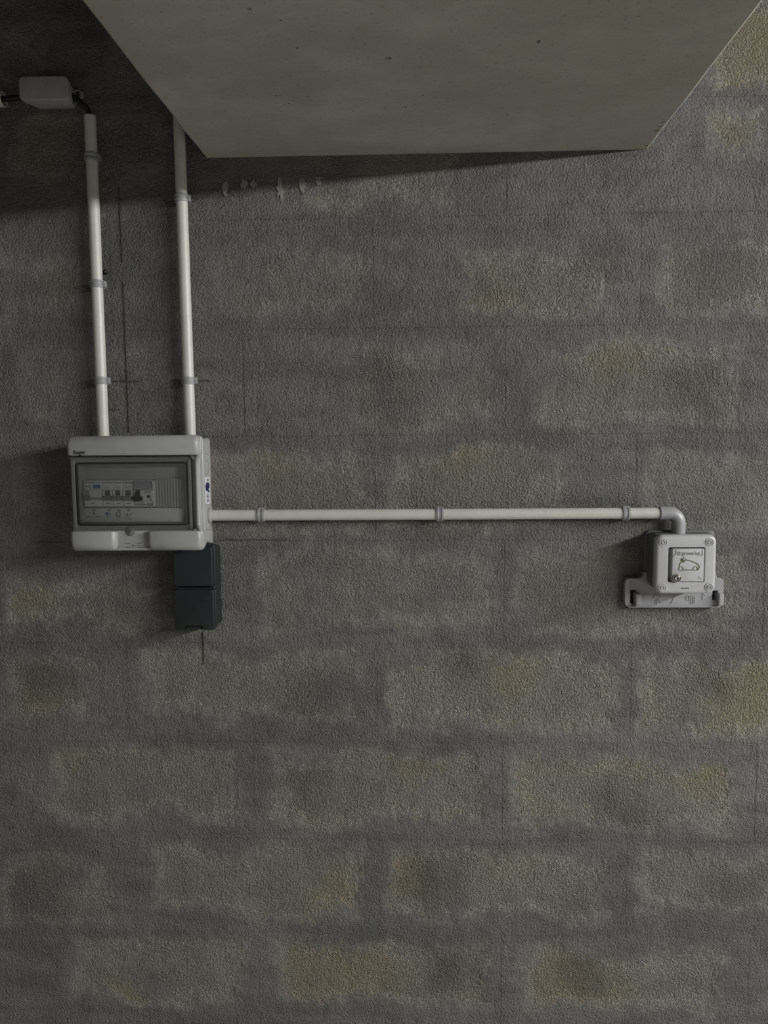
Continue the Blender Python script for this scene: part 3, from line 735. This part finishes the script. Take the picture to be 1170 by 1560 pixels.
# ------------------------------------------------------------------ charging socket and its bracket
CD = .066
cf = prect(999, 815, 1091.5, 905, CD)
ch = thing('charging_socket', 'grey vehicle charging socket with green car emblem on its flap', 'charging socket', ((cf[0]+cf[1])/2, 0, cf[2]))
cb = (at(980, 850).x, at(1086, 850).x, cf[2]+.004, at(1030, 807).z)
MB().rbox(grow(cf, -.002), .006, CD-.016, .011, .001, back=grow(cb, -.003)).build('back_box', M['charger_d'], ch)
MB().rbox(cb, .0, .008, .012, .002).build('base_rim', M['charger_d'], ch)
rec = prect(1017.8, 834, 1073.5, 887, CD)
# cover with a real recess for the flap: outer shell ring plus floor
Ls = [rr(grow(cf, -.001), .013, CD-.018), rr(cf, .014, CD-.014), rr(cf, .014, CD-.006)]
for k in range(1, 5):
    a = k/4*PI/2; q = .006*(1-math.cos(a)); Ls.append(rr(grow(cf, -q), .014-q*.7, CD-.006+.006*math.sin(a)))
Ls += [rr(grow(rec, .001), .0035, CD), rr(rec, .003, CD-.001), rr(rec, .003, CD-.015)]
cover = MB().loft(Ls, False, True).build('cover', M['charger'], ch)
fl = prect(1024, 836, 1072.5, 886, CD+.0005)
flap = MB().rbox(fl, CD-.0155, CD+.0005, .002, .001).build('flap', M['charger'], ch)
for s, x in ((1, 1024.5), (-1, 1071)):         # hinge lugs drawn on the flap's upper corners
    q = at(x, 837, CD); P = [(q.x+s*.0012, q.z, CD+.0004), (q.x+s*.0012, q.z-.0095, CD+.0004), (q.x+s*.004, q.z-.012, CD+.0004)] if s < 0 else [(q.x+.0062, q.z, CD+.0004), (q.x+.0062, q.z-.0085, CD+.0004), (q.x+.001, q.z-.013, CD+.0004)]
    MB().tube(P, .0007, 6).build('hinge_line', M['charger_d'], flap)
for x, y in ((1010.6, 826), (1081.2, 825.7), (1009.2, 895), (1080, 894.3)):
    c = at(x, y, CD); c = (c.x, c.z)
    w = MB().loft([[(c[0]+q*math.cos(2*PI*k/24), c[1]+q*math.sin(2*PI*k/24), d) for k in range(24)] for q, d in ((.0076, CD-.002), (.0076, CD+.0011), (.0064, CD+.0013), (.0060, CD+.0004))], False, True).build('screw_cap', M['charger'], ch)
    MB().lathe(c, [(.0042, CD), (.0042, CD+.0016), (.003, CD+.002), (.0019, CD+.0012), (.0001, CD+.0012)], 18).build('screw', M['screw_grey'], w)
c = at(1030.6, 880.6, CD); c = (c.x, c.z)
lock = MB().lathe(c, [(.0079, CD-.007), (.0079, CD+.003), (.0072, CD+.0045), (.006, CD+.0047), (.0056, CD+.0035), (.0054, CD+.0002), (.0001, CD+.0002)], 26).build('lock', M['brass'], ch); lock['label'] = 'round metal key lock'
KH = [(c[0]-.0008, c[1]-.003), (c[0]+.001, c[1]-.003), (c[0]+.0026, c[1]+.0012), (c[0]+.0008, c[1]+.0022), (c[0]-.003, c[1]+.0006), (c[0]-.002, c[1]-.0004)]
holed_plate([(c[0]+.0046*math.cos(2*PI*k/20), c[1]+.0046*math.sin(2*PI*k/20)) for k in range(20)], [KH], CD+.0005, CD+.0050, 'lock_barrel', 'steel', lock, .0003)
MB().prism([(c[0]+(x-c[0])*.95, c[1]+(z-c[1])*.95) for x, z in KH], CD-.001, CD+.0006).build('keyhole', M['steel'], lock, smooth=0)
ED = CD+.0005
q = at(1038.6, 845.4, ED); MB().text("green'up", q.x, q.z, .0098, ED, .0003, width=.0335, bold=.02).build('lettering', M['print_l'], flap, smooth=0)
q = at(1034.3, 843.2, ED); MB().lathe((q.x, q.z), [(.0035, ED-.0002), (.0035, ED+.0003)], 16).build('logo_disc', M['print_l'], flap, smooth=0)
MB().box(q.x-.0025, q.x+.0025, q.z-.0004, q.z+.0004, ED, ED+.0005).build('logo_bar', M['charger'], flap, smooth=0)
def ink(pts, r=.0008, name='car_line'):
    P = []
    for x, y in pts:
        a = at(x, y, ED); P.append((a.x, a.z, ED))
    # flat ribbon drawn on the flap
    P = smooth_path(P, 6); up_, dn_ = [], []
    for i, a in enumerate(P):
        t = (P[min(i+1, len(P)-1)]-P[max(i-1, 0)]); t = Vector((t.x, t.y)).normalized(); nn = Vector((-t.y, t.x))*r
        up_.append((a.x+nn.x, a.y+nn.y)); dn_.append((a.x-nn.x, a.y-nn.y))
    mb = MB(); n = len(up_)
    mb.add([(a, b, ED+.0004) for a, b in up_+dn_], [(i, i+1, n+i+1, n+i) for i in range(n-1)])
    mb.build(name, M['green'], flap, smooth=0)
CR = lambda x, y: (920+x/5.318, 740+y/5.318)
ink([CR(642, 681), CR(680, 682), CR(718, 681)])
ink([CR(668, 602), CR(700, 608), CR(735, 622), CR(762, 638), CR(772, 655), CR(768, 672), CR(755, 684)])
ink([CR(612, 660), CR(612, 640), CR(620, 624), CR(632, 616)])
for x, y in ((623, 672), (740, 670)):
    q = at(*CR(x, y), ED); hoop(q.x, q.z, .0044, .0011, ED, 'green', flap, 'car_wheel')
pp = [CR(643+21*math.cos(math.radians(d)), 600+21*math.sin(math.radians(d))) for d in range(40, 231, 19)]
pp = [(at(x, y, ED).x, at(x, y, ED).z) for x, y in pp]
MB().prism(pp, ED-.0002, ED+.0005).build('plug_emblem', M['green'], flap, smooth=0)
ink([CR(640, 596), CR(646, 588), CR(652, 580)], .0008, 'plug_pin'); ink([CR(652, 608), CR(660, 601), CR(668, 594)], .0008, 'plug_pin')
for a in ((768, 735, 773, 741), (760, 744, 766, 750), (772, 746, 778, 752), (782, 752, 796, 757)):
    p0, p1 = CR(a[0], a[1]), CR(a[2], a[3]); pr(p0[0], p0[1], p1[0], p1[1], ED, 'print_l', flap)
p0, p1 = CR(625, 826), CR(690, 834); pr(p0[0], p0[1], p1[0], p1[1], CD, 'charger_d', cover, 'embossing', .0003)

# bracket: a plate with two ears, slots, hooks and raised marks
BD = .014
bo = prect(952, 881, 1102, 925, BD)
bk_ = thing('cable_bracket', 'grey plastic cable-hanging bracket behind the charging socket', 'bracket', ((bo[0]+bo[1])/2, 0, bo[2]))
X = lambda x: at(920+x/5.318, 905, BD).x
Zf = lambda y: at(1027, 740+y/5.318, BD).z
outl = [(170, 790), (175, 768), (186, 755), (205, 750), (280, 750), (300, 745), (314, 730), (320, 700), (905, 700), (908, 735), (918, 748), (940, 752), (957, 760), (967, 778), (970, 800),
        (968, 945), (960, 965), (940, 985), (205, 985), (190, 978), (176, 962), (170, 940)]
holed_plate([(X(x), Zf(y)) for x, y in outl], [[(X(x), Zf(y)) for x, y in h] for h in
            ([(215, 845), (262, 845), (262, 962), (240, 966), (215, 945)], [(880, 852), (922, 852), (922, 925), (880, 925)])], .002, BD, 'plate', 'bracket', bk_)
MB().rbox((X(200), X(945), Zf(985), Zf(975)), .002, BD+.003, .001, .001).build('bottom_lip', M['bracket'], bk_)
for x0, x1 in ((246, 290), (912, 957)):
    h_ = MB().rbox((X(x0), X(x1), Zf(966), Zf(866)), .003, BD+.011, .0025, .0025).build('hook', M['bracket'], bk_)
def mark(pts):
    P = [(X(x), Zf(y), BD+.0002) for x, y in pts]; MB().tube(P, .0009, 6).build('raised_mark', M['bracket'], bk_)
mark([(345, 868), (315, 892), (345, 915)]); mark([(800, 870), (800, 925)]); mark([(800, 870), (828, 890)])
mark([(402, 905), (415, 885), (445, 885), (462, 905)]); mark([(432, 915), (432, 960)]); mark([(418, 970), (418, 935), (440, 915), (462, 950)]); mark([(575, 893), (545, 955)])
mark([(690, 890), (668, 895), (668, 925), (690, 930), (690, 890)]); mark([(705, 888), (705, 955)]); mark([(720, 888), (720, 955)]); mark([(735, 888), (735, 955)]); mark([(695, 900), (735, 892)])
